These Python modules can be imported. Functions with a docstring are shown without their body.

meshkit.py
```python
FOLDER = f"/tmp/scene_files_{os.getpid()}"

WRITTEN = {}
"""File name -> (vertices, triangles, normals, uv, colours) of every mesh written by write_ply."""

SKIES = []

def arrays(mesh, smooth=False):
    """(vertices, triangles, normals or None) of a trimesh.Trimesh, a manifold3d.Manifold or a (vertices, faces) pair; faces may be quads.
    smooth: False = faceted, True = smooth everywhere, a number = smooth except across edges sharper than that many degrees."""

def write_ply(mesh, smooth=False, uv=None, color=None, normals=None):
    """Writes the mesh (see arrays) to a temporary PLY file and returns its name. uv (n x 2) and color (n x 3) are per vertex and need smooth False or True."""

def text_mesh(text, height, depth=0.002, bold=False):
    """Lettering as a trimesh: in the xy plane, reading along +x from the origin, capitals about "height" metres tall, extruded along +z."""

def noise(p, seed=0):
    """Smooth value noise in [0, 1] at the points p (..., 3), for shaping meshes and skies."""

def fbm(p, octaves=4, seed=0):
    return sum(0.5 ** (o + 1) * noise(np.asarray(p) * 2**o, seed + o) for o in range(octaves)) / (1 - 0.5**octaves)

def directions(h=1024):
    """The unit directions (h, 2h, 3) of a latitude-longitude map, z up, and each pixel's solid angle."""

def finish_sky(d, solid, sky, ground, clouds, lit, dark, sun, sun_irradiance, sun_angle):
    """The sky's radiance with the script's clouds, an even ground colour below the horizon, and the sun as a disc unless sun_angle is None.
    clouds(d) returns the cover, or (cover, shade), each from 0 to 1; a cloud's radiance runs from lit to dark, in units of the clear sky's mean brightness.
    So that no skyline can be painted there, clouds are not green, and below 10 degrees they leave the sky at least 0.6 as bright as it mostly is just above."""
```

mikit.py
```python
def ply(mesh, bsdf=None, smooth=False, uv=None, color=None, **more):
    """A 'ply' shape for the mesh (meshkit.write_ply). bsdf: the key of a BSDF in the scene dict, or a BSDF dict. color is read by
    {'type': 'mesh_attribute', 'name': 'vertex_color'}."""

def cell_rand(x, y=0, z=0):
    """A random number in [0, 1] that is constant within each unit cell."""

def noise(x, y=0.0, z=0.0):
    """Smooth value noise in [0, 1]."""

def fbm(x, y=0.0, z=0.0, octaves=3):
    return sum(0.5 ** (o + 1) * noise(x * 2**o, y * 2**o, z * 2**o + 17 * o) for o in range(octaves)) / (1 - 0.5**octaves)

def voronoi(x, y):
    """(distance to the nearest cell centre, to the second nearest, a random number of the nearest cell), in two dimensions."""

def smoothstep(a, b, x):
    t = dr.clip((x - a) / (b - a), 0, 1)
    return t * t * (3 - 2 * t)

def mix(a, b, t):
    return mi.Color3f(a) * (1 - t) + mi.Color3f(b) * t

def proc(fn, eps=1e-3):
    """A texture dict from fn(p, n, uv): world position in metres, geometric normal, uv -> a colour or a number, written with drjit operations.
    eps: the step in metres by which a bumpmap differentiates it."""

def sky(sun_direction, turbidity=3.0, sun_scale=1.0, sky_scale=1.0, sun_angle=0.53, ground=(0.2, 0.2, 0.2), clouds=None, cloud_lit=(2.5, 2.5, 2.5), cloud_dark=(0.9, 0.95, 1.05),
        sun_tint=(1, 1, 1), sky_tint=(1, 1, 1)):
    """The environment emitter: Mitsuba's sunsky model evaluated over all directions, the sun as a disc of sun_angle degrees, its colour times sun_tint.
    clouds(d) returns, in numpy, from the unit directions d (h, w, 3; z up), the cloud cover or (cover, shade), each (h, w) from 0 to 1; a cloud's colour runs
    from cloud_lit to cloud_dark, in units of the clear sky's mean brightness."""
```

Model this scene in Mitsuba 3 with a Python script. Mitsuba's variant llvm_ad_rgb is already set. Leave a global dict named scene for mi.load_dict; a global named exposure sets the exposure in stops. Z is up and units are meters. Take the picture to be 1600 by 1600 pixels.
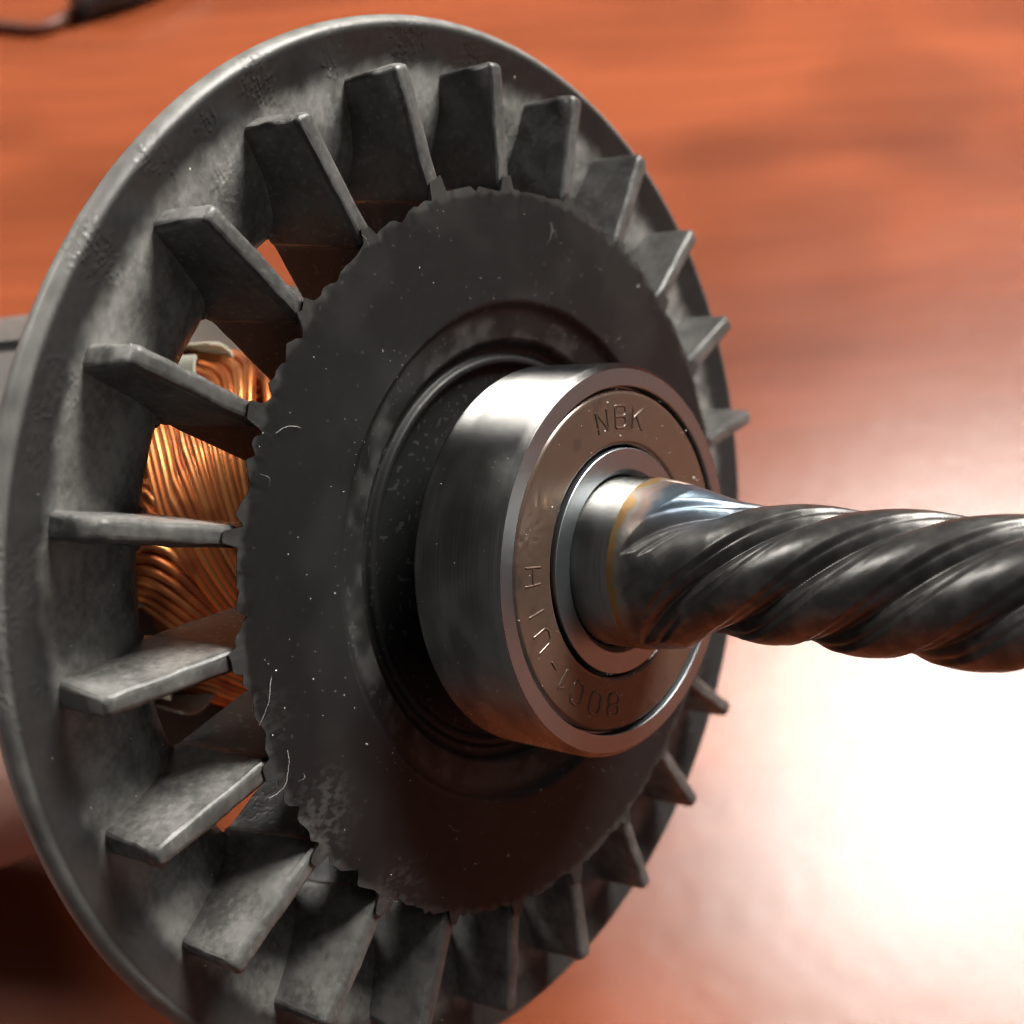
import math, random
import numpy as np, trimesh, manifold3d as m3
import drjit as dr, mitsuba as mi
import mikit, meshkit
from mikit import proc, noise, fbm, smoothstep, mix
from shapely.geometry import Polygon, LineString
from shapely.ops import unary_union
from scipy.interpolate import CubicSpline
rng = np.random.default_rng(7); random.seed(7)
scene = {'type': 'scene'}
labels = {}
T = mi.ScalarTransform4f

# ---------------------------------------------------------------- camera, lamps, exposure
PITCH = math.radians(48.0)
LIFT = 36.0                                                           # mm between the fan's rim and the table: a hand holds the armature
CR = np.array([1.0, 0, 0]); CU = np.array([0, math.sin(PITCH), math.cos(PITCH)]); CB = np.array([0, -math.cos(PITCH), math.sin(PITCH)])
def cam2w(p): p = np.asarray(p, float); return p[..., :1]*CR + p[..., 1:2]*CU + p[..., 2:3]*CB
A_ = cam2w(np.array([0.76071699, -0.04623183, 0.64743515]))          # armature axis, towards the pinion
U_ = cam2w(np.array([0.03520699, 0.99893074, 0.02996415]))
V_ = cam2w(np.array([-0.64812817, 0.0, 0.76153127]))
HC = None
O_ = cam2w(np.array([8.09544987, -3.47249573, -85.14160842]))        # centre of the bearing's front face, mm from the lens
RIM_R, RIM_X = 39.65, -13.25
HC = -((O_ + A_*(RIM_X-0.9))[2] - RIM_R*math.sqrt(1-A_[2]**2)) + LIFT
O_ = O_ + np.array([0, 0, HC])
MM = 0.001
scene['camera'] = {'type': 'thinlens', 'fov': 2*math.degrees(math.atan(800/1872.0)), 'fov_axis': 'x', 'near_clip': 0.005, 'far_clip': 20.0,
    'aperture_radius': 0.00055, 'focus_distance': 0.0765,
    'to_world': T().look_at(origin=[0, 0, HC*MM], target=(np.array([0, 0, HC*MM]) - 0.1*CB).tolist(), up=[0, 0, 1])}
exposure = 0.3
WARM = np.array([1.0, 0.955, 0.88])
scene['room_light'] = {'type': 'constant', 'radiance': {'type': 'rgb', 'value': (0.09*np.array([1.0, 0.98, 0.95])).tolist()}}
LAMPS = [('pendant_lamp', (0.425, 0.886, 0.235), 1.1, 0.27, 42.0), ('pendant_lamp_001', (-0.72, 0.60, 0.18), 1.35, 0.16, 30.0)]  # second lamp is an added fill that brightens the finger and core

# ---------------------------------------------------------------- helpers
def loc(x, r, ph):                                                    # cylinder coordinates of the armature (mm, radians) -> world metres
    x, r, ph = np.broadcast_arrays(np.asarray(x, float), r, ph)
    return (O_ + x[..., None]*A_ + (r*np.cos(ph))[..., None]*U_ + (r*np.sin(ph))[..., None]*V_)*MM
def locv(v):                                                          # local cartesian (x along axis) mm -> world m
    v = np.asarray(v, float); return (O_ + v[:, :1]*A_ + v[:, 1:2]*U_ + v[:, 2:3]*V_)*MM
def to_local(p):                                                      # inside textures: world point -> (x, y, z) of the armature in mm
    d = [p.x/MM-float(O_[0]), p.y/MM-float(O_[1]), p.z/MM-float(O_[2])]
    f = lambda a: d[0]*float(a[0]) + d[1]*float(a[1]) + d[2]*float(a[2])
    return f(A_), f(U_), f(V_)
def grid_faces(n, m, closed_m=True):
    i, j = np.meshgrid(np.arange(n-1), np.arange(m if closed_m else m-1), indexing='ij')
    a = i*m + j; b = i*m + (j+1) % m; c = (i+1)*m + (j+1) % m; d = (i+1)*m + j
    return np.concatenate([np.stack([a, b, c], -1).reshape(-1, 3), np.stack([a, c, d], -1).reshape(-1, 3)])
def revolve(prof, n=240, sharp=32, sub=None, disp=None, uv=False):
    """prof: list of (r, x); strips split at corners sharper than `sharp`; returns trimesh in world metres (and uv)."""
    P = [np.array(q, float) for q in prof]
    if sub:
        Q = [P[0]]
        for a, b in zip(P, P[1:]):
            k = max(1, int(np.ceil(np.linalg.norm(b-a)/sub))); Q += [a+(b-a)*i/k for i in range(1, k+1)]
        P = Q
    runs, cur = [], [P[0]]
    for i in range(1, len(P)):
        cur.append(P[i])
        if i < len(P)-1:
            a, b = P[i]-P[i-1], P[i+1]-P[i]
            if np.degrees(abs(np.arctan2(a[0]*b[1]-a[1]*b[0], a@b))) > sharp: runs.append(cur); cur = [P[i]]
    runs.append(cur)
    vs, fs, uvs, off = [], [], [], 0
    ph = np.linspace(0, 2*np.pi, n+1)
    for run in runs:
        run = np.array(run); R, PH = np.meshgrid(run[:, 0], ph, indexing='ij'); X = np.repeat(run[:, 1:2], n+1, 1)
        if disp is not None: X, R = disp(X, R, PH)
        vs.append(loc(X, R, PH).reshape(-1, 3)); fs.append(grid_faces(len(run), n+1, False)+off); off += len(run)*(n+1)
        uvs.append(np.stack([X/40, PH/(2*np.pi)], -1).reshape(-1, 2))
    m = trimesh.Trimesh(np.vstack(vs), np.vstack(fs), process=False)
    return (m, np.vstack(uvs)) if uv else m
def fillet(pts, r, k=5):
    """round the inner corners of a polyline (r, x)"""
    pts = [np.array(p, float) for p in pts]; out = [pts[0]]
    for a, b, c in zip(pts, pts[1:], pts[2:]):
        d1, d2 = a-b, c-b; l1, l2 = np.linalg.norm(d1), np.linalg.norm(d2); q = min(r, l1*.45, l2*.45)
        p1, p2 = b+d1/l1*q, b+d2/l2*q
        out += [(1-t)**2*p1+2*t*(1-t)*b+t*t*p2 for t in np.linspace(0, 1, k)]
    return out+[pts[-1]]
def tube(path, rad, sides=8, cap=True):
    path = np.asarray(path, float); n = len(path); rad = np.broadcast_to(np.asarray(rad, float), n)
    t = np.gradient(path, axis=0); t /= np.linalg.norm(t, axis=1, keepdims=True)
    w = np.array([.31, .52, .79]); w = w-t[0]*(w@t[0]); w /= np.linalg.norm(w); rings = []
    for i in range(n):
        w = w-t[i]*(w@t[i]); w /= np.linalg.norm(w); b = np.cross(t[i], w)
        th = np.arange(sides)/sides*2*np.pi
        rings.append(path[i]+rad[i]*(np.cos(th)[:, None]*w+np.sin(th)[:, None]*b))
    v = np.vstack(rings); f = grid_faces(n, sides)
    if cap:
        v = np.vstack([v, path[:1], path[-1:]]); j = np.arange(sides); k = (j+1) % sides
        f = np.vstack([f, np.stack([np.full(sides, n*sides), k, j], 1), np.stack([np.full(sides, n*sides+1), (n-1)*sides+j, (n-1)*sides+k], 1)])
    return trimesh.Trimesh(v, f, process=False)
def cat(ms): return trimesh.util.concatenate(ms)
COUNT = {}
def add(key, mesh, bsdf, smooth=True, **kw):
    n = COUNT.get(key, 0); COUNT[key] = n+1
    k = key if n == 0 else f'{key}_{n:03d}'
    scene[k] = mikit.ply(mesh, bsdf, smooth=smooth, **kw); return k
def bs(name, d, two=True):
    scene[name] = {'type': 'twosided', 'bsdf': d} if two else d
def bump(tex, d): return {'type': 'bumpmap', 'tex': tex, 'scale': 1.0, 'bsdf': d}
def rgb(*c): return {'type': 'rgb', 'value': list(map(float, c))}

# ---------------------------------------------------------------- materials
def wood(p, n, uv):
    x, y = p.x*100, p.y*100                                            # cm
    yy = y - 0.06*x + 2.4*(fbm(x*.10, y*.16, 3.0, octaves=2)-.5)
    broad = fbm(x*.07+9, yy*.30, 1.0); fine = noise(x*.40, yy*3.0, 2.0)
    blot = smoothstep(.45, .72, fbm(x*.22+4, yy*.35+2, 6.0, octaves=2))
    c = mix((.225, .055, .0205), (.140, .033, .0130), smoothstep(.28, .75, broad))
    return c*(0.92+.16*fine)*(1-.22*blot)
def wood_rough(p, n, uv): return 0.245+0.05*fbm(p.x*60, p.y*60, 1.0)
def wood_h(p, n, uv): return 1.6e-5*noise(p.x*380, p.y*380, 2.0)
bs('wood', bump(proc(wood_h, eps=2e-4), {'type': 'principled', 'base_color': proc(wood), 'roughness': proc(wood_rough), 'specular': 0.37}))

def dust_amount(x, y, z, lo=.42, hi=.72):
    a = fbm(x*.40+5, y*.40+9, z*.40+2, octaves=2); b = fbm(x*2.3, y*2.3+3, z*2.3, octaves=3)
    return smoothstep(lo, hi, a*.60+b*.40)
def rim_col(p, n, uv):
    x, y, z = to_local(p); r = dr.sqrt(y*y+z*z)
    w = r + 1.3*(fbm(x*.6, y*.6, z*.6, octaves=2)-.5)
    band = smoothstep(36.9, 35.3, w)                                   # the grime lies between the blades, the outer band was wiped
    edge = smoothstep(38.7, 39.2, r)
    speck = smoothstep(.70, .78, noise(x*4.1, y*4.1, z*4.1))
    d = dr.clip((.36+.64*dust_amount(x, y, z, .24, .72))*(.05+.95*band) + .75*edge*(.45+.55*noise(x*.8, y*.8, z*.8)) + .12*speck*band, 0, 1)
    return mix((.014, .014, .014), (.225, .222, .212), d)
def rim_h(p, n, uv):
    x, y, z = to_local(p)
    return 4e-5*fbm(x*.9, y*.9, z*.9, octaves=2) + 3.0e-5*smoothstep(.50, .70, noise(x*.3+7, y*.3, z*.3))*smoothstep(.45, .75, noise(x*4.2, y*4.2, z*4.2))
bs('plastic_rim', bump(proc(rim_h, eps=6e-5), {'type': 'principled', 'base_color': proc(rim_col), 'roughness': 0.46, 'specular': 0.5}))
def blade_col(p, n, uv):
    x, y, z = to_local(p); r = dr.sqrt(y*y+z*z)
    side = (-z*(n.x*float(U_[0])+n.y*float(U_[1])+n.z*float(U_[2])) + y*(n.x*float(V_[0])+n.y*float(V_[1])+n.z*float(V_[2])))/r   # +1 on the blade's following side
    d = (.34+.66*dust_amount(x, y, z, .24, .76))*smoothstep(27.0, 28.2, r+.3*noise(x*2, y*2, z*2))*(1-.70*smoothstep(.2, .8, side))  # following side made darker: shade of the blade undersides put into the colour
    d = d*(1-.5*smoothstep(-9.8, -9.3, x))
    speck = smoothstep(.74, .8, noise(x*3.1, y*3.1+7, z*3.1))
    return mix((.0125, .0125, .0125), (.185, .182, .175), dr.clip(d+.12*speck, 0, 1))
def blade_h(p, n, uv):
    x, y, z = to_local(p)
    return 3e-5*fbm(x*.9, y*.9, z*.9, octaves=2) + 1.6e-5*smoothstep(.50, .70, noise(x*.3, y*.3, z*.3))*smoothstep(.5, .75, noise(x*4.5, y*4.5, z*4.5))
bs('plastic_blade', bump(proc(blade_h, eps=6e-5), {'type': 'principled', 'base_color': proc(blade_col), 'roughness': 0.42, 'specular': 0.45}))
def hub_col(p, n, uv):
    x, y, z = to_local(p); r = dr.sqrt(y*y+z*z)
    pat = smoothstep(4.6, 1.2, dr.sqrt(dr.square(y+16.5)+dr.square((z-19.6)*1.3))) + smoothstep(3.6, .8, dr.sqrt(dr.square(y+23.0)+dr.square(z-12.6))) + .5*smoothstep(3.0, .8, dr.sqrt(dr.square(y+9.5)+dr.square(z-24.6)))
    sc = smoothstep(26.35, 26.9, r + .5*(noise(y*1.4, z*1.4, 4.0)-.5)) + 1.0*pat*smoothstep(.40, .75, fbm(y*2.9+z*1.2, (y-z)*1.8, x))
    cl = smoothstep(.52, .78, fbm(y*.16+2, z*.16+5, 1.0))*.30
    gr = .7*smoothstep(18.3, 17.6, r)*smoothstep(15.6, 16.3, r)*smoothstep(.4, .75, fbm(y*.4, z*.4, 8.0))
    sp = smoothstep(.80, .86, noise(y*3.3, z*3.3, x*3.3))*.5
    return mix((.0088, .0092, .0097), (.105, .104, .10), dr.clip(.24*sc+.22*cl+.50*gr+.4*sp, 0, 1))
def hub_h(p, n, uv):
    x, y, z = to_local(p); r = dr.sqrt(y*y+z*z)
    return 4e-6*noise(r*9.0, 1.0, 1.0) + 1.2e-5*fbm(y*1.5, z*1.5, x, octaves=2) + 1.5e-5*noise(y*6, z*6, x)*smoothstep(23, 26.5, r)
bs('plastic_hub', bump(proc(hub_h, eps=5e-5), {'type': 'principled', 'base_color': proc(hub_col), 'roughness': 0.47, 'specular': 0.25}))

def brush_col(p, n, uv):                                              # fine grinding lines round the axis, worn grey patches
    x, y, z = to_local(p)
    l = noise(x*17, y*.20, z*.20)*.6+noise(x*37+5, y*.45, z*.45)*.4
    w = smoothstep(.35, .75, fbm(x*.5, y*.35, z*.35, octaves=2))
    k = (.21+.21*l)*(1-.40*w)
    return mi.Color3f(k, k*.995, k*.97)
bs('steel_ring', {'type': 'roughconductor', 'material': 'none', 'specular_reflectance': proc(brush_col), 'alpha_u': .85, 'alpha_v': .11})
def face_h(p, n, uv):
    x, y, z = to_local(p); r = dr.sqrt(y*y+z*z)
    return 1.0e-6*noise(r*16, y*.2, z*.2) + 2.5e-6*smoothstep(.80, .86, noise((y+z)*5.0, (y-z)*.9, 3.0))
bs('steel_face', bump(proc(face_h, eps=2e-5), {'type': 'principled', 'base_color': rgb(.36, .40, .43), 'metallic': 1.0, 'roughness': .38}))
def seal_col(p, n, uv):
    x, y, z = to_local(p)
    st = smoothstep(.62, .74, fbm(y*.5+3, z*.5, 2.0))*.5
    return mix((.088, .058, .044), (.036, .030, .026), st)
def seal_h(p, n, uv):
    x, y, z = to_local(p)
    wr = smoothstep(4.2, 1.6, dr.sqrt(dr.square(y-1.8)+dr.square(z-10.4)))
    return 1.4e-5*fbm(y*1.0, z*1.0, 1.0) + 4.5e-5*wr*fbm(y*1.9+4, z*1.9, 2.0)
bs('seal_brown', bump(proc(seal_h, eps=4e-5), {'type': 'principled', 'base_color': proc(seal_col), 'roughness': 0.24, 'specular': 0.7, 'metallic': .25}))
bs('shaft_steel', {'type': 'roughconductor', 'material': 'none', 'specular_reflectance': proc(brush_col), 'alpha_u': .70, 'alpha_v': .20})
NT, LEAD = 5, 32.5
def pinion_col(p, n, uv):
    x, y, z = to_local(p); k = fbm(x*1.1, y*1.1, z*1.1)
    w = x + 1.6*(fbm(x*.6, y*.6, z*.6)-.5)
    dark = mix((.085, .083, .082), (.145, .141, .137), smoothstep(.35, .80, k))
    blue, gold, straw = mi.Color3f(.10, .13, .165), mi.Color3f(.42, .26, .11), mi.Color3f(.30, .19, .16)
    bare = mi.Color3f(.34, .32, .29)
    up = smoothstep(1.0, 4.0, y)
    c = mix(bare, gold, smoothstep(2.2, 2.7, w)*smoothstep(3.4, 2.9, w))
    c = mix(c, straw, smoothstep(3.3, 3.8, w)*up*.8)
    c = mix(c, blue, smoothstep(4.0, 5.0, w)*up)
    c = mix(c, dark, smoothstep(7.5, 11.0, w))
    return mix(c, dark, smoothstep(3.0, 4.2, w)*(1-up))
def pinion_h(p, n, uv):
    x, y, z = to_local(p)
    c, sn = dr.cos(6.2831853*x/LEAD), dr.sin(6.2831853*x/LEAD)
    q, w = y*c-z*sn, y*sn+z*c                                           # follows the helix
    hob = noise(x*4.5-y*2.2+z*1.2, y*.3, z*.3)*smoothstep(10, 6, x)
    return 9e-6*hob + 0.7e-5*noise(q*4.0, w*4.0, x*.12) + 2.5e-5*fbm(x*1.3, y*1.3, z*1.3, octaves=2)
bs('pinion_steel', bump(proc(pinion_h, eps=4e-5), {'type': 'principled', 'base_color': proc(pinion_col), 'metallic': .85, 'roughness': .37, 'specular': .5}))
for i, (c, ro) in enumerate([((.66, .205, .058), .33), ((.52, .145, .040), .37), ((.74, .265, .085), .31)]):
    def cc(p, n, uv, c=c):
        x, y, z = to_local(p)
        return mix(c, (c[0]*.62, c[1]*.52, c[2]*.52), smoothstep(.48, .72, fbm(x*.5+i, y*.5, z*.5, octaves=2)))
    bs(f'copper_{i}', {'type': 'principled', 'base_color': proc(cc), 'metallic': .92, 'roughness': ro, 'clearcoat': .6, 'clearcoat_gloss': .8})
def lam_h(p, n, uv):
    x, y, z = to_local(p); return 4e-5*noise(x*2.0, 1.0, 1.0)
bs('core_steel', bump(proc(lam_h, eps=1e-4), {'type': 'principled', 'base_color': rgb(.15, .148, .14), 'metallic': .5, 'roughness': .45}))
bs('slot_paper', {'type': 'principledthin', 'base_color': rgb(.55, .55, .47), 'roughness': .6, 'diff_trans': .35}, two=False)
bs('slot_wedge', {'type': 'principled', 'base_color': rgb(.03, .03, .028), 'roughness': .5})
bs('commutator_copper', {'type': 'principled', 'base_color': rgb(.62, .30, .16), 'metallic': 1., 'roughness': .35})
bs('shade_brown', {'type': 'principled', 'base_color': rgb(.10, .028, .014), 'roughness': .5})
bs('cable_rubber', {'type': 'principled', 'base_color': rgb(.018, .018, .02), 'roughness': .5})
def lint_col(): return rgb(.55, .52, .47)
bs('lint', {'type': 'principled', 'base_color': rgb(.30, .29, .28), 'roughness': .6})
bs('grit', {'type': 'principled', 'base_color': rgb(.62, .60, .55), 'roughness': .35})
def skin_col(p, n, uv):
    k = fbm(p.x*260, p.y*260, p.z*260); return mix((.50, .28, .22), (.44, .21, .16), k)
def skin_h(p, n, uv): return 6e-5*fbm(p.x*900, p.y*900, p.z*900)
bs('skin', bump(proc(skin_h, eps=2e-4), {'type': 'principled', 'base_color': proc(skin_col), 'roughness': .45, 'specular': .4, 'sheen': .2}))
bs('nail', {'type': 'principled', 'base_color': rgb(.66, .38, .30), 'roughness': .3})
bs('lamp_metal', {'type': 'principled', 'base_color': rgb(.5, .5, .5), 'roughness': .4})
bs('lamp_glass', {'type': 'diffuse', 'reflectance': rgb(.7, .7, .7)})

# ---------------------------------------------------------------- the table
tb = trimesh.creation.box(extents=(0.84, 1.05, 0.03)); tb.apply_translation((0.10, 0.435, -0.015))
scene['table_top'] = mikit.ply(tb, 'wood'); labels['table_top'] = {'kind': 'structure', 'label': 'glossy reddish brown wooden table top under everything', }

# ---------------------------------------------------------------- the armature
ROT = 'motor_armature'
labels[ROT] = {'label': 'electric motor armature with black cooling fan, ball bearing, copper windings and helical pinion', 'category': 'motor armature'}
# fan rim: a dished ring with a bell-mouth towards the windings
front = fillet([(39.62, -14.3), (39.58, -13.75), (39.0, -13.15), (38.2, -13.4), (36.3, -14.05), (33.2, -14.45), (31.0, -15.0), (29.4, -15.9), (28.5, -17.0), (28.15, -18.2)], .8, 4)
back = fillet([(28.15, -18.2), (28.7, -19.0), (29.7, -18.6), (31.0, -17.2), (33.5, -16.2), (38.6, -15.3), (39.4, -15.1), (39.62, -14.3)], .5, 3)
def rim_disp(X, R, PH):
    q = np.stack([R*np.cos(PH)*.55, R*np.sin(PH)*.55, X*.55], -1)
    w = np.clip((37-R)/2, 0, 1)
    return X + w*.22*(meshkit.fbm(q, 3, 3)-.5)*1.6, R + .05*(meshkit.fbm(q*.9, 2, 5)-.5)
add(ROT+'__fan', revolve(front+back[1:], n=420, sharp=60, sub=.7, disp=rim_disp), 'plastic_rim')
labels[ROT+'__fan'] = {'label': 'dusty black plastic cooling fan with a flared rim'}
# hub disc with torn edge
hubp = fillet([(26.95, -8.95), (18.75, -8.95), (18.35, -9.55), (16.0, -10.0), (15.7, -10.75), (15.1, -10.95), (14.75, -10.45), (14.35, -10.45), (13.9, -11.2), (10.4, -11.2), (9.2, -11.1), (9.2, -7.5)], .35, 5)
BL = [math.radians(8.4+k*360/23) for k in range(23)]
JA = np.cumsum(np.r_[0, np.random.default_rng(5).choice([.012, .02, .035, .05], 400, p=[.3, .35, .2, .15])]); JA = JA[JA < 2*math.pi-.03]
JR = np.random.default_rng(6).uniform(-.38, .30, len(JA))*np.random.default_rng(8).choice([.3, .7, 1.0], len(JA)); JA, JR = np.r_[JA, 2*math.pi], np.r_[JR, JR[:1]]
CA, CD = [0.0], [0.0]                                                 # bigger bites out of the torn edge, left and upper left
for d_, w_, q_ in ((33, 1.6, .55), (48, 2.2, .5), (58.5, 1.1, .7), (65, 2.6, .45), (76, 1.2, .75), (81, 1.8, .4), (93, 2.4, .5), (97, .8, .75), (107, 1.5, .6), (113, 2.5, .4), (122, 1.3, .7), (129, 2.4, .5), (141, 2.6, .55), (152, 2.0, .5), (164, 2.8, .5), (176, 2.2, .4)):
    CA += [math.radians(v) for v in (d_-w_, d_-.35*w_, d_+.1*w_, d_+.8*w_)]; CD += [0, .7*q_, q_, 0]
CA.append(2*math.pi); CD.append(0)
def hub_disp(X, R, PH):
    k = 26.95
    jag = np.interp(PH, JA, JR)*(1+.45*np.exp(-((np.degrees(PH)-95)/55)**4)) - .62*np.interp(PH, CA, CD) + .28*(meshkit.fbm(np.stack([PH*11, 0*PH, 0*PH], -1), 3, 11)-.5)
    tab = np.zeros_like(PH)
    for i, b in enumerate(BL):
        d = np.abs((PH-b+np.pi) % (2*np.pi)-np.pi); wd = .027+.005*math.sin(i*2.3)
        tab = np.maximum(tab, np.clip((wd-d)/.010, 0, 1)*(.95+.30*math.sin(i*1.7)))
    w = np.clip((R-24.6)/(k-24.6), 0, 1)**1.5
    R2 = R + w*(jag+tab)
    edge = np.clip((R-26.2)/.7, 0, 1)
    return X + edge*.16*(meshkit.noise(np.stack([PH*55, R*2, 0*PH], -1), 8)-.6), R2
edgep = [(20.0, -11.4), (25.2, -10.6), (26.3, -9.6), (26.9, -9.08), (26.95, -8.95)]
add(ROT+'__fan__hub', revolve(edgep[:-1]+hubp, n=1400, sharp=50, sub=.8, disp=hub_disp), 'plastic_hub')
labels[ROT+'__fan__hub'] = {'label': 'flat dark hub disc with torn ragged edge'}
# hub body behind
add(ROT+'__fan__sleeve', revolve(fillet([(20.0, -11.4), (17.2, -13.5), (11.0, -17.8), (9.5, -22.0), (7.0, -22.0)], .8), n=96), 'plastic_hub')
# blades
def hull_block(pts, t0, t1, rr):
    """pts: [(x, r)...] section; t0 half thickness at the rear, t1 at the front"""
    sp = m3.Manifold.sphere(rr, 12); parts = []
    xs = [q[0] for q in pts]; a, b = min(xs), max(xs)
    for x, r in pts:
        t = t0+(t1-t0)*(x-a)/(b-a)-rr
        parts += [sp.translate((x, r, t)), sp.translate((x, r, -t))]
    return m3.Manifold.batch_hull(parts)
NOISE_SEED = 0
for i, b in enumerate(BL):
    s = np.random.default_rng(100+i)
    j = lambda q: float(s.uniform(-q, q))
    main = hull_block([(-9.75, 35.3+j(.15)), (-14.9, 35.45+j(.1)), (-17.0, 28.15), (-9.65, 26.9)], 1.02, .72+j(.05), .45)
    web = hull_block([(-9.75, 27.9), (-17.2, 28.0), (-17.3, 19.0), (-9.75, 19.0)], .80, .58, .12)
    root = hull_block([(-14.55, 35.3), (-16.4, 35.6), (-18.2, 28.8), (-16.8, 28.8)], 1.7, 1.15, .35)
    mm = (main+web+root).refine_to_length(.55).to_mesh()
    v = np.array(mm.vert_properties[:, :3], float)
    d = meshkit.fbm(v*.55+i*13.7, 3, 21)-.5; d2 = meshkit.fbm(v*1.9+i*7.1, 2, 31)-.5
    v[:, 2] += .26*d*np.clip((v[:, 1]-24)/4, 0, 1)+.06*d2*np.sign(v[:, 2]); v[:, 1] += .22*(meshkit.fbm(v*.8+i*3.3+50, 3, 9)-.5); v[:, 0] += .16*(meshkit.fbm(v*.9+i*5.1+90, 3, 19)-.5)
    c, sn = math.cos(b), math.sin(b)
    loc3 = np.stack([v[:, 0], v[:, 1]*c-v[:, 2]*sn, v[:, 1]*sn+v[:, 2]*c], 1)
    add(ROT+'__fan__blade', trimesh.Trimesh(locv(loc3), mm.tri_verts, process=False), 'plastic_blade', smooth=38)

# bearing (28 x 12 x 8)
m, uv = revolve(fillet([(12.9, -7.6), (13.6, -7.6), (14.0, -7.15), (14.0, -.38), (13.62, 0.0)], .30, 6), n=300, sharp=40, uv=True)
add(ROT+'__bearing__outer_ring', m, 'steel_ring', uv=uv)
add(ROT+'__bearing__outer_face', revolve([(13.61, 0.0), (12.45, 0.0), (12.38, -.06), (12.36, -.9), (12.0, -.95)], n=300, sharp=30), 'steel_face')
add(ROT+'__bearing__seal', revolve(fillet([(12.20, -.95), (12.20, -.42), (11.9, -.16), (8.5, -.16), (8.28, -.3), (8.26, -.9)], .12, 4), n=300, sharp=60, sub=.4), 'seal_brown')
add(ROT+'__bearing__inner_ring', revolve([(8.02, -.9), (8.02, -.05), (7.97, 0.0), (6.55, 0.0), (6.15, -.4), (6.1, -1.2)], n=240, sharp=30), 'steel_face')
add(ROT+'__bearing__back_face', revolve([(13.6, -7.6), (9.0, -7.6)], n=120), 'steel_face')
labels[ROT+'__bearing__seal'] = {'label': 'brown bearing seal with stamped lettering'}
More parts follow.
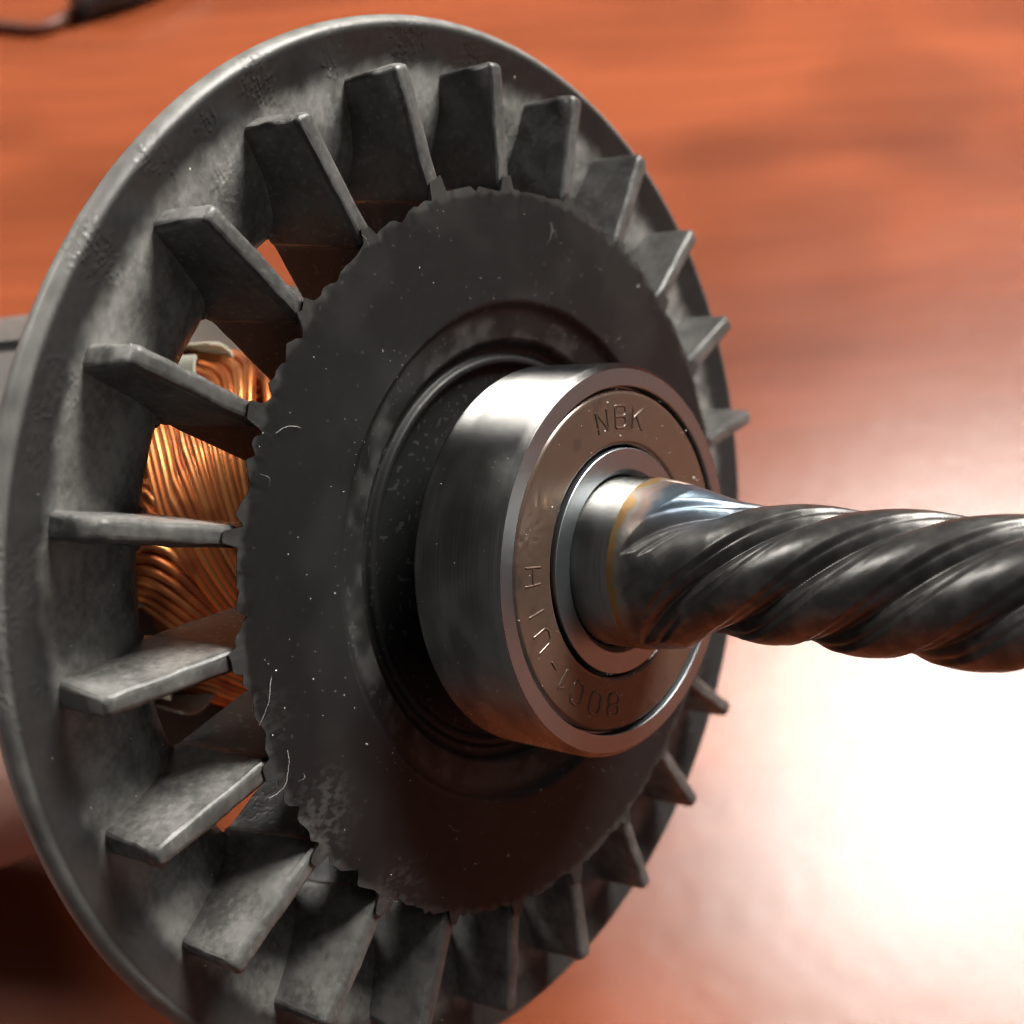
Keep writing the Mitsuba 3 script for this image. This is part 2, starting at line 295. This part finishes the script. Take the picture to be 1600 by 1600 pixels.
# stamped characters as strokes on the seal
G = {'N': [[(0, 0), (0, 1)], [(0, 1), (.62, 0)], [(.62, 0), (.62, 1)]],
     'B': [[(0, 0), (0, 1), (.5, 1), (.62, .88), (.62, .62), (.5, .52), (0, .52)], [(.5, .52), (.64, .4), (.64, .12), (.5, 0), (0, 0)]],
     'K': [[(0, 0), (0, 1)], [(.6, 1), (0, .42)], [(.2, .6), (.64, 0)]],
     '8': [[(.12, .52), (0, .64), (0, .88), (.12, 1), (.5, 1), (.62, .88), (.62, .64), (.5, .52), (.12, .52), (0, .4), (0, .12), (.12, 0), (.5, 0), (.62, .12), (.62, .4), (.5, .52)]],
     '0': [[(.14, 0), (.48, 0), (.62, .2), (.62, .8), (.48, 1), (.14, 1), (0, .8), (0, .2), (.14, 0)]],
     '1': [[(.08, .74), (.34, 1), (.34, 0)]], '-': [[(.08, .5), (.46, .5)]],
     'U': [[(0, 1), (0, .18), (.14, 0), (.48, 0), (.62, .18), (.62, 1)]], 'I': [[(.2, 0), (.2, 1)]],
     'H': [[(0, 0), (0, 1)], [(.6, 0), (.6, 1)], [(0, .5), (.6, .5)]]}
def stamp(ch, ph, r0, h=1.55, wd=.105):
    """ph: angle of the character's middle; tops point outwards"""
    ms = []
    for st in G[ch]:
        pts = []
        for a, b in zip(st, st[1:]):
            k = max(2, int(math.dist(a, b)/.12)+1)
            pts += [(a[0]+(b[0]-a[0])*t, a[1]+(b[1]-a[1])*t) for t in np.linspace(0, 1, k)[(1 if pts else 0):]]
        pts = np.array(pts); r = r0+pts[:, 1]*h; dphi = (pts[:, 0]-.31)*1.25*h/(r0+h/2)
        ms.append(tube(loc(np.full(len(r), -.165), r, ph-dphi), wd*MM, 8))
    return cat(ms)
txt = [(c, math.radians(d)) for c, d in zip('NBK', (18.5, 6.5, -5.5))]
txt += [(c, math.radians(d)) for c, d in zip('8001-UIH', (176, 163.5, 150.5, 139.5, 131, 119, 107, 94))]
# each letter stands on the seal with its top outwards, so the angle runs clockwise along the line
for c, ph in txt:
    add(ROT+'__bearing__character', stamp(c, ph, 9.45), 'seal_brown')

# shaft neck and pinion
def pin_r(x, ph):
    """outer radius of the shaft at x (mm) and angle"""
    blank = np.interp(x, [-1, 2.6, 3.2, 9.5, 12, 60], [6.0, 6.0, 5.93, 5.0, 4.62, 4.62])
    u = (NT*(ph-PH0+2*np.pi*x/LEAD)/(2*np.pi)) % 1.0                       # 0..1 across a tooth, valley at 0
    d = np.abs(u-.5)*2                                                   # 0 at the crest, 1 in the valley
    lobe = 1-d**2.6
    tooth = 3.62+(4.62-3.62)*(1-d**2.1) - .13*np.exp(-((d-.60)/.06)**2) + .05*np.exp(-((d-.44)/.05)**2)
    root = np.minimum(blank, tooth+np.clip((9.0-x)/6.2, 0, 1)**1.4*2.6)
    return np.where(x < 2.6, blank, root)
PH0 = math.radians(176)+2*math.pi*7.9/LEAD
xs = np.concatenate([np.linspace(-1.5, 2.5, 14), np.linspace(2.62, 14, 120), np.linspace(14.1, 40, 150)])
ph = np.linspace(0, 2*np.pi, 361); X, PH = np.meshgrid(xs, ph, indexing='ij')
Rr = pin_r(X, PH)
k = int(np.searchsorted(xs, 2.55))
mk = lambda a, b: trimesh.Trimesh(loc(X[a:b], Rr[a:b], PH[a:b]).reshape(-1, 3), grid_faces(b-a, 361, False), process=False)
mk_uv = np.stack([X[:k+1]/40, PH[:k+1]/(2*np.pi)], -1).reshape(-1, 2)
add(ROT+'__shaft', mk(0, k+1), 'shaft_steel', uv=mk_uv)
add(ROT+'__pinion', mk(k, len(xs)), 'pinion_steel')
labels[ROT+'__pinion'] = {'label': 'dark helical pinion with heat-tinted run-out'}
cap = [(float(Rr[-1].min()), 40.0), (0.01, 40.0)]
add(ROT+'__pinion__end', revolve([(4.3, 39.9), (.05, 39.9)], n=64), 'pinion_steel')

# core, slots, liners, windings, commutator, rear bearing
CX0, CX1, CORE_R = -36.0, -82.0, 22.0
NS = 12; SL = [math.radians(42+30*i) for i in range(NS)]
ang = np.linspace(0, 2*np.pi, 361)[:-1]
core = Polygon(np.stack([CORE_R*np.cos(ang), CORE_R*np.sin(ang)], 1)).difference(Polygon(np.stack([5*np.cos(ang), 5*np.sin(ang)], 1)))
cuts = []
for s in SL:
    d = np.array([math.cos(s), math.sin(s)])
    cuts += [LineString([d*21, d*25]).buffer(1.0, cap_style=2), LineString([d*13.2, d*18.2]).buffer(2.3)]
core = core.difference(unary_union(cuts))
cm = trimesh.creation.extrude_polygon(core, CX0-CX1, engine='earcut'); v = cm.vertices
add(ROT+'__core', trimesh.Trimesh(locv(np.stack([v[:, 2]+CX1, v[:, 0], v[:, 1]], 1)), cm.faces, process=False), 'core_steel', smooth=30)
labels[ROT+'__core'] = {'label': 'grey laminated steel core with slots'}
for si_, s in enumerate(SL):
    d = np.array([math.cos(s), math.sin(s)])
    ring = LineString([d*13.2, d*18.2]).buffer(2.15); inn = LineString([d*13.2, d*18.2]).buffer(1.93)
    li = ring.difference(inn).difference(LineString([d*19.6, d*25]).buffer(.8, cap_style=2))
    em = trimesh.creation.extrude_polygon(li, 3.0 if si_ in (1, 2) else 5.8, engine='earcut'); v = em.vertices
    add(ROT+'__slot_liner', trimesh.Trimesh(locv(np.stack([v[:, 2]+CX0-2.0, v[:, 0], v[:, 1]], 1)), em.faces, process=False), 'slot_paper', smooth=30)
    w = LineString([d*20.3, d*21.2]).buffer(1.05, cap_style=2); em = trimesh.creation.extrude_polygon(w, CX0-CX1-.4, engine='earcut'); v = em.vertices
    add(ROT+'__slot_wedge', trimesh.Trimesh(locv(np.stack([v[:, 2]+CX1+.2, v[:, 0], v[:, 1]], 1)), em.faces, process=False), 'slot_wedge', smooth=False)
WQ = np.array([(18.6, -42.0), (18.4, -36.5), (17.7, -32.5), (16.9, -28.6), (15.0, -25.0), (12.2, -22.4), (9.0, -20.6)])   # the dome that the end turns lie on (r, x)
wcs = CubicSpline(np.linspace(-.18, 1, len(WQ)), WQ)
def wire(slot, off, sweep, depth, tone, seed, rad=.46):
    q = np.random.default_rng(seed); jt = lambda z: float(q.uniform(-z, z))
    t = np.linspace(-.18, 1, 42); tp = np.clip(t, 0, 1); rx = wcs(t)
    fan = .38+.62*np.clip(tp/.30, 0, 1)**.8
    phi = slot+math.radians(off)*fan+math.radians(sweep+jt(.4))*tp**2.4
    d = depth+jt(.04)+.05*np.sin(tp*5+q.uniform(0, 6))*tp
    path = loc(rx[:, 1]-d*.75*(tp > 0)*np.minimum(1, tp*4), rx[:, 0]-d*.66-.5, phi)
    add(ROT+'__winding__wire', tube(path, rad*MM, 8, cap=False), f'copper_{tone}')
for ci, sl in enumerate(SL):
    top = ci in (0, 6)                                                 # the last wound coils lie over the others
    for w in range(13 if top else 7):
        wire(sl, (-13+w*4.25) if top else (-14+w*4.4), 138 if top else 105, -.7 if top else .5+.25*((w*3+ci) % 3), (w*5+ci) % 3, 1000+ci*20+w, .58 if top else .5)
    for w in range(5): wire(sl, -13+w*6.0, -80, 1.9+.2*(w % 2), (w+ci*2) % 3, 3000+ci*20+w)
labels[ROT+'__winding'] = {'label': 'bundles of bright copper wire behind the fan'}
add(ROT+'__rear_shaft', revolve([(.05, -108), (5.0, -108), (5.5, -107.5), (5.5, -20), (9.0, -18), (9.0, -8)], n=96), 'steel_face')
add(ROT+'__rear_winding', revolve(fillet([(8, -91), (14, -90.5), (17.5, -88), (18.5, -82)], 2.0, 6), n=120), 'copper_1')
add(ROT+'__winding__inner_layer', revolve(fillet([(16.5, -36.2), (14.5, -30), (11, -25.5), (8, -24)], 2.0, 6), n=120), 'copper_1')
add(ROT+'__commutator', revolve(fillet([(5.6, -99.5), (11.5, -99.5), (11.5, -91), (8, -91)], .6), n=120, sharp=50), 'commutator_copper')
RBX = -102.0
RB = 11.0
add(ROT+'__rear_bearing', revolve(fillet([(5.5, RBX-3.5), (RB, RBX-3.5), (RB, RBX+3.5), (5.5, RBX+3.5)], .5), n=120, sharp=50), 'steel_face')

# lint fibres and grit on the fan and the bearing
fib = []
def fibre(x0, r0, p0, length, rad, seed):
    s = np.random.default_rng(seed); n = 14
    d = s.uniform(0, 2*np.pi); y, z = r0*math.cos(p0), r0*math.sin(p0); pts = []; turn = s.uniform(-.05, .05)
    for k in range(n):
        pts.append((x0+.05+.35*math.sin(math.pi*k/(n-1))*s.uniform(.5, 1), y, z)); turn = .8*turn + s.uniform(-.09, .09); d += turn
        y += length/n*math.cos(d); z += length/n*math.sin(d)
    return tube(locv(np.array(pts)), rad*MM, 5)
for i in range(4):
    ang_ = rng.uniform(40, 215); fib.append(fibre(-8.93, rng.uniform(24.5, 27.0), math.radians(ang_), rng.uniform(.4, 1.2), .010, 500+i))
for i in range(4):
    fib.append(fibre(-8.93, rng.uniform(19, 27), rng.uniform(0, 6.28), rng.uniform(.5, 2.0), .011, 700+i))
for q, L, sd in (((25.6, 117), 3.6, 73), ((24.0, 70), 2.2, 75), ((25.2, 106), 3.2, 78)):
    fib.append(fibre(-8.9, q[0], math.radians(q[1]), L, .019, sd))
scene[ROT+'__fan__fibre'] = mikit.ply(cat(fib), 'lint', smooth=True); labels[ROT+'__fan__fibre'] = {'kind': 'stuff'}
ico = trimesh.creation.icosphere(subdivisions=0)
def grit(pos, rad): 
    g = ico.copy(); g.vertices = g.vertices*rng.uniform(.5, 1.5, 3)*rad*MM+pos; return g
gr = []
for i in range(170):
    r = math.sqrt(rng.uniform(19**2, 26.7**2)) if rng.random() < .6 else 18.7+abs(rng.normal(0, 1.2))
    gr.append(grit(loc(-8.93, r, rng.uniform(0, 6.28)), rng.choice([.03, .04, .05, .09], p=[.6, .28, .1, .02])))
for i in range(90):
    r = rng.uniform(28.8, 39); x = np.interp(r, [28.5, 29.4, 31, 33.2, 36.3, 38.4, 39.5], [-17, -15.9, -15, -14.45, -14.05, -13.45, -13.3])
    gr.append(grit(loc(x+.05, r, rng.uniform(0, 6.28)), rng.choice([.03, .05, .08])))
scene[ROT+'__fan__grit'] = mikit.ply(cat(gr), 'grit'); labels[ROT+'__fan__grit'] = {'kind': 'stuff'}
gr = []
for i in range(60): gr.append(grit(loc(rng.uniform(-7.3, -.7), 14.01, math.radians(rng.uniform(60, 165))), rng.choice([.025, .03, .05])))
for i in range(70): gr.append(grit(loc(-.13, rng.uniform(8.4, 12.2), rng.uniform(0, 6.28)), rng.choice([.025, .04, .06])))
scene[ROT+'__bearing__grit'] = mikit.ply(cat(gr), 'grit'); labels[ROT+'__bearing__grit'] = {'kind': 'stuff'}

# ---------------------------------------------------------------- black cable on the table, far left
def on_table(px, py, h=0.0):
    d = cam2w(np.array([(px-800)/1872.0, -(py-800)/1872.0, -1.0])); t = (h*1000-HC)/d[2]
    return np.array([d[0]*t, d[1]*t, h*1000])*MM
def laid(pts, rad, bsdf, sides=16):
    c = CubicSpline(np.arange(len(pts)), np.array([on_table(*q, h=rad) for q in pts]))
    return mikit.ply(tube(c(np.linspace(0, len(pts)-1, 90)), rad, sides), bsdf, smooth=True)
scene['power_cable__plug'] = laid(((118, 0), (165, -14), (225, -34), (300, -70)), .0050, 'cable_rubber')
scene['power_cable__shade_strip'] = laid(((-300, 10), (-120, 34), (0, 40), (60, 44), (105, 26), (140, 0), (175, -14)), .0016, 'shade_brown')  # brown strip standing in for the shadow streak beside the plug
labels['power_cable'] = {'label': 'black plug with a thin brown strip drawn for its shadow, blurred, on the table at the top left', 'category': 'cable'}

# ---------------------------------------------------------------- the hand that holds the armature from behind (camera-left)
def limb(chain, seg=24):
    sp = []
    for (p, r), (q, t) in zip(chain, chain[1:]):
        sp.append(m3.Manifold.batch_hull([m3.Manifold.sphere(r, seg).translate(p), m3.Manifold.sphere(t, seg).translate(q)]))
    return m3.Manifold.batch_boolean(sp, m3.OpType.Add)
HAND = [  # joints in mm as seen from the lens, each with its radius: index, middle, ring, little finger, thumb
    [((-116, -26, -166), 10.5), ((-84, -39, -145), 8.3), ((-61, -34, -138), 7.4), ((-42, -26.5, -131), 6.4)],
    [((-122, -14, -178), 10.5), ((-93, -31, -163), 8.4), ((-73, -25, -157), 7.6), ((-62, -19, -150), 6.5)],
    [((-128, -4, -188), 10.0), ((-101, -20, -176), 8.2), ((-84, -14, -167), 7.4), ((-76, -4, -163), 6.4)],
    [((-134, 4, -196), 9.0), ((-112, -8, -188), 7.2), ((-98, -4, -180), 6.5), ((-91, 4, -175), 5.8)],
    [((-140, -6, -160), 12.5), ((-116, 14, -156), 10.0), ((-96, 22, -154), 8.8), ((-80, 19, -152), 7.2)]]
WRIST = ((-172, -12, -186), 24); ELBOW = ((-330, -40, -230), 36)
pieces = [limb(c) for c in HAND]
palm = m3.Manifold.batch_hull([m3.Manifold.sphere(r, 24).translate(p) for p, r in ((HAND[0][0][0], 11), (HAND[1][0][0], 11), (HAND[2][0][0], 10.5), (HAND[3][0][0], 9.5), ((-160, -12, -176), 15), ((-160, -4, -190), 15), (HAND[4][0][0], 12))])
hand = m3.Manifold.batch_boolean(pieces+[palm, limb([((-160, -10, -182), 19), WRIST, ELBOW])], m3.OpType.Add).refine_to_length(3.0).to_mesh()
hm = trimesh.Trimesh(hand.vert_properties[:, :3], hand.tri_verts)
trimesh.smoothing.filter_taubin(hm, lamb=.5, nu=.52, iterations=14)
hv = np.array(hm.vertices); hv += hm.vertex_normals*((meshkit.fbm(hv*.35, 3, 3)-.5)*.5)[:, None]
wv_ = lambda v: (cam2w(v)+np.array([0, 0, HC]))*MM
scene['hand__palm'] = mikit.ply(trimesh.Trimesh(wv_(hv), hm.faces, process=False), 'skin', smooth=True)
for c in HAND:
    (p, r), (q, t) = c[-2], c[-1]; p, q = np.array(p, float), np.array(q, float); d = (q-p)/np.linalg.norm(q-p)
    up = np.array([0, .25, -1.0]) if c is not HAND[4] else np.array([0, 1.0, .2]); up -= d*(up@d); up /= np.linalg.norm(up); sd_ = np.cross(d, up)
    g = trimesh.creation.icosphere(subdivisions=3); w = g.vertices
    g.vertices = q+up*(t*.72)-d*1.0+w[:, :1]*d*t*.95+w[:, 1:2]*sd_*t*.72+w[:, 2:3]*up*t*.34
    add('hand__nail', trimesh.Trimesh(wv_(g.vertices), g.faces, process=False), 'nail')
labels['hand'] = {'label': "fingertip of a hand holding the motor armature from behind at the left edge", 'category': 'hand'}

# ---------------------------------------------------------------- the overhead lamp and the added left fill lamp (outside the picture)
for name, dc, dist, rad, L in LAMPS:
    dw = cam2w(np.array(dc)); dw /= np.linalg.norm(dw); tgt = O_*MM; pos = tgt+dw*dist
    fr = T().look_at(origin=pos.tolist(), target=tgt.tolist(), up=[0, 0, 1])
    scene[name+'__diffuser'] = {'type': 'disk', 'to_world': fr @ T().scale(rad), 'bsdf': {'type': 'ref', 'id': 'lamp_glass'}, 'emitter': {'type': 'area', 'radiance': rgb(*(WARM*L))}}
    n_ = 48; th = np.linspace(0, 2*np.pi, n_+1); pr = [(rad*1.02, .004), (rad*1.05, .0), (rad*1.06, -.02), (rad*.6, -.14), (.03, -.18), (.001, -.185)]
    V = np.array([[q[0]*math.cos(t), q[0]*math.sin(t), q[1]] for q in pr for t in th])
    M = np.array(fr.matrix).reshape(4, 4); V = V@M[:3, :3].T+M[:3, 3]
    scene[name+'__shade'] = mikit.ply(trimesh.Trimesh(V, grid_faces(len(pr), n_+1, False), process=False), 'lamp_metal', smooth=True)
    labels[name] = {'label': 'lamp shining down on the table from the ' + ('right' if dc[0] > 0 else 'left_added_as_fill'), 'category': 'lamp'}
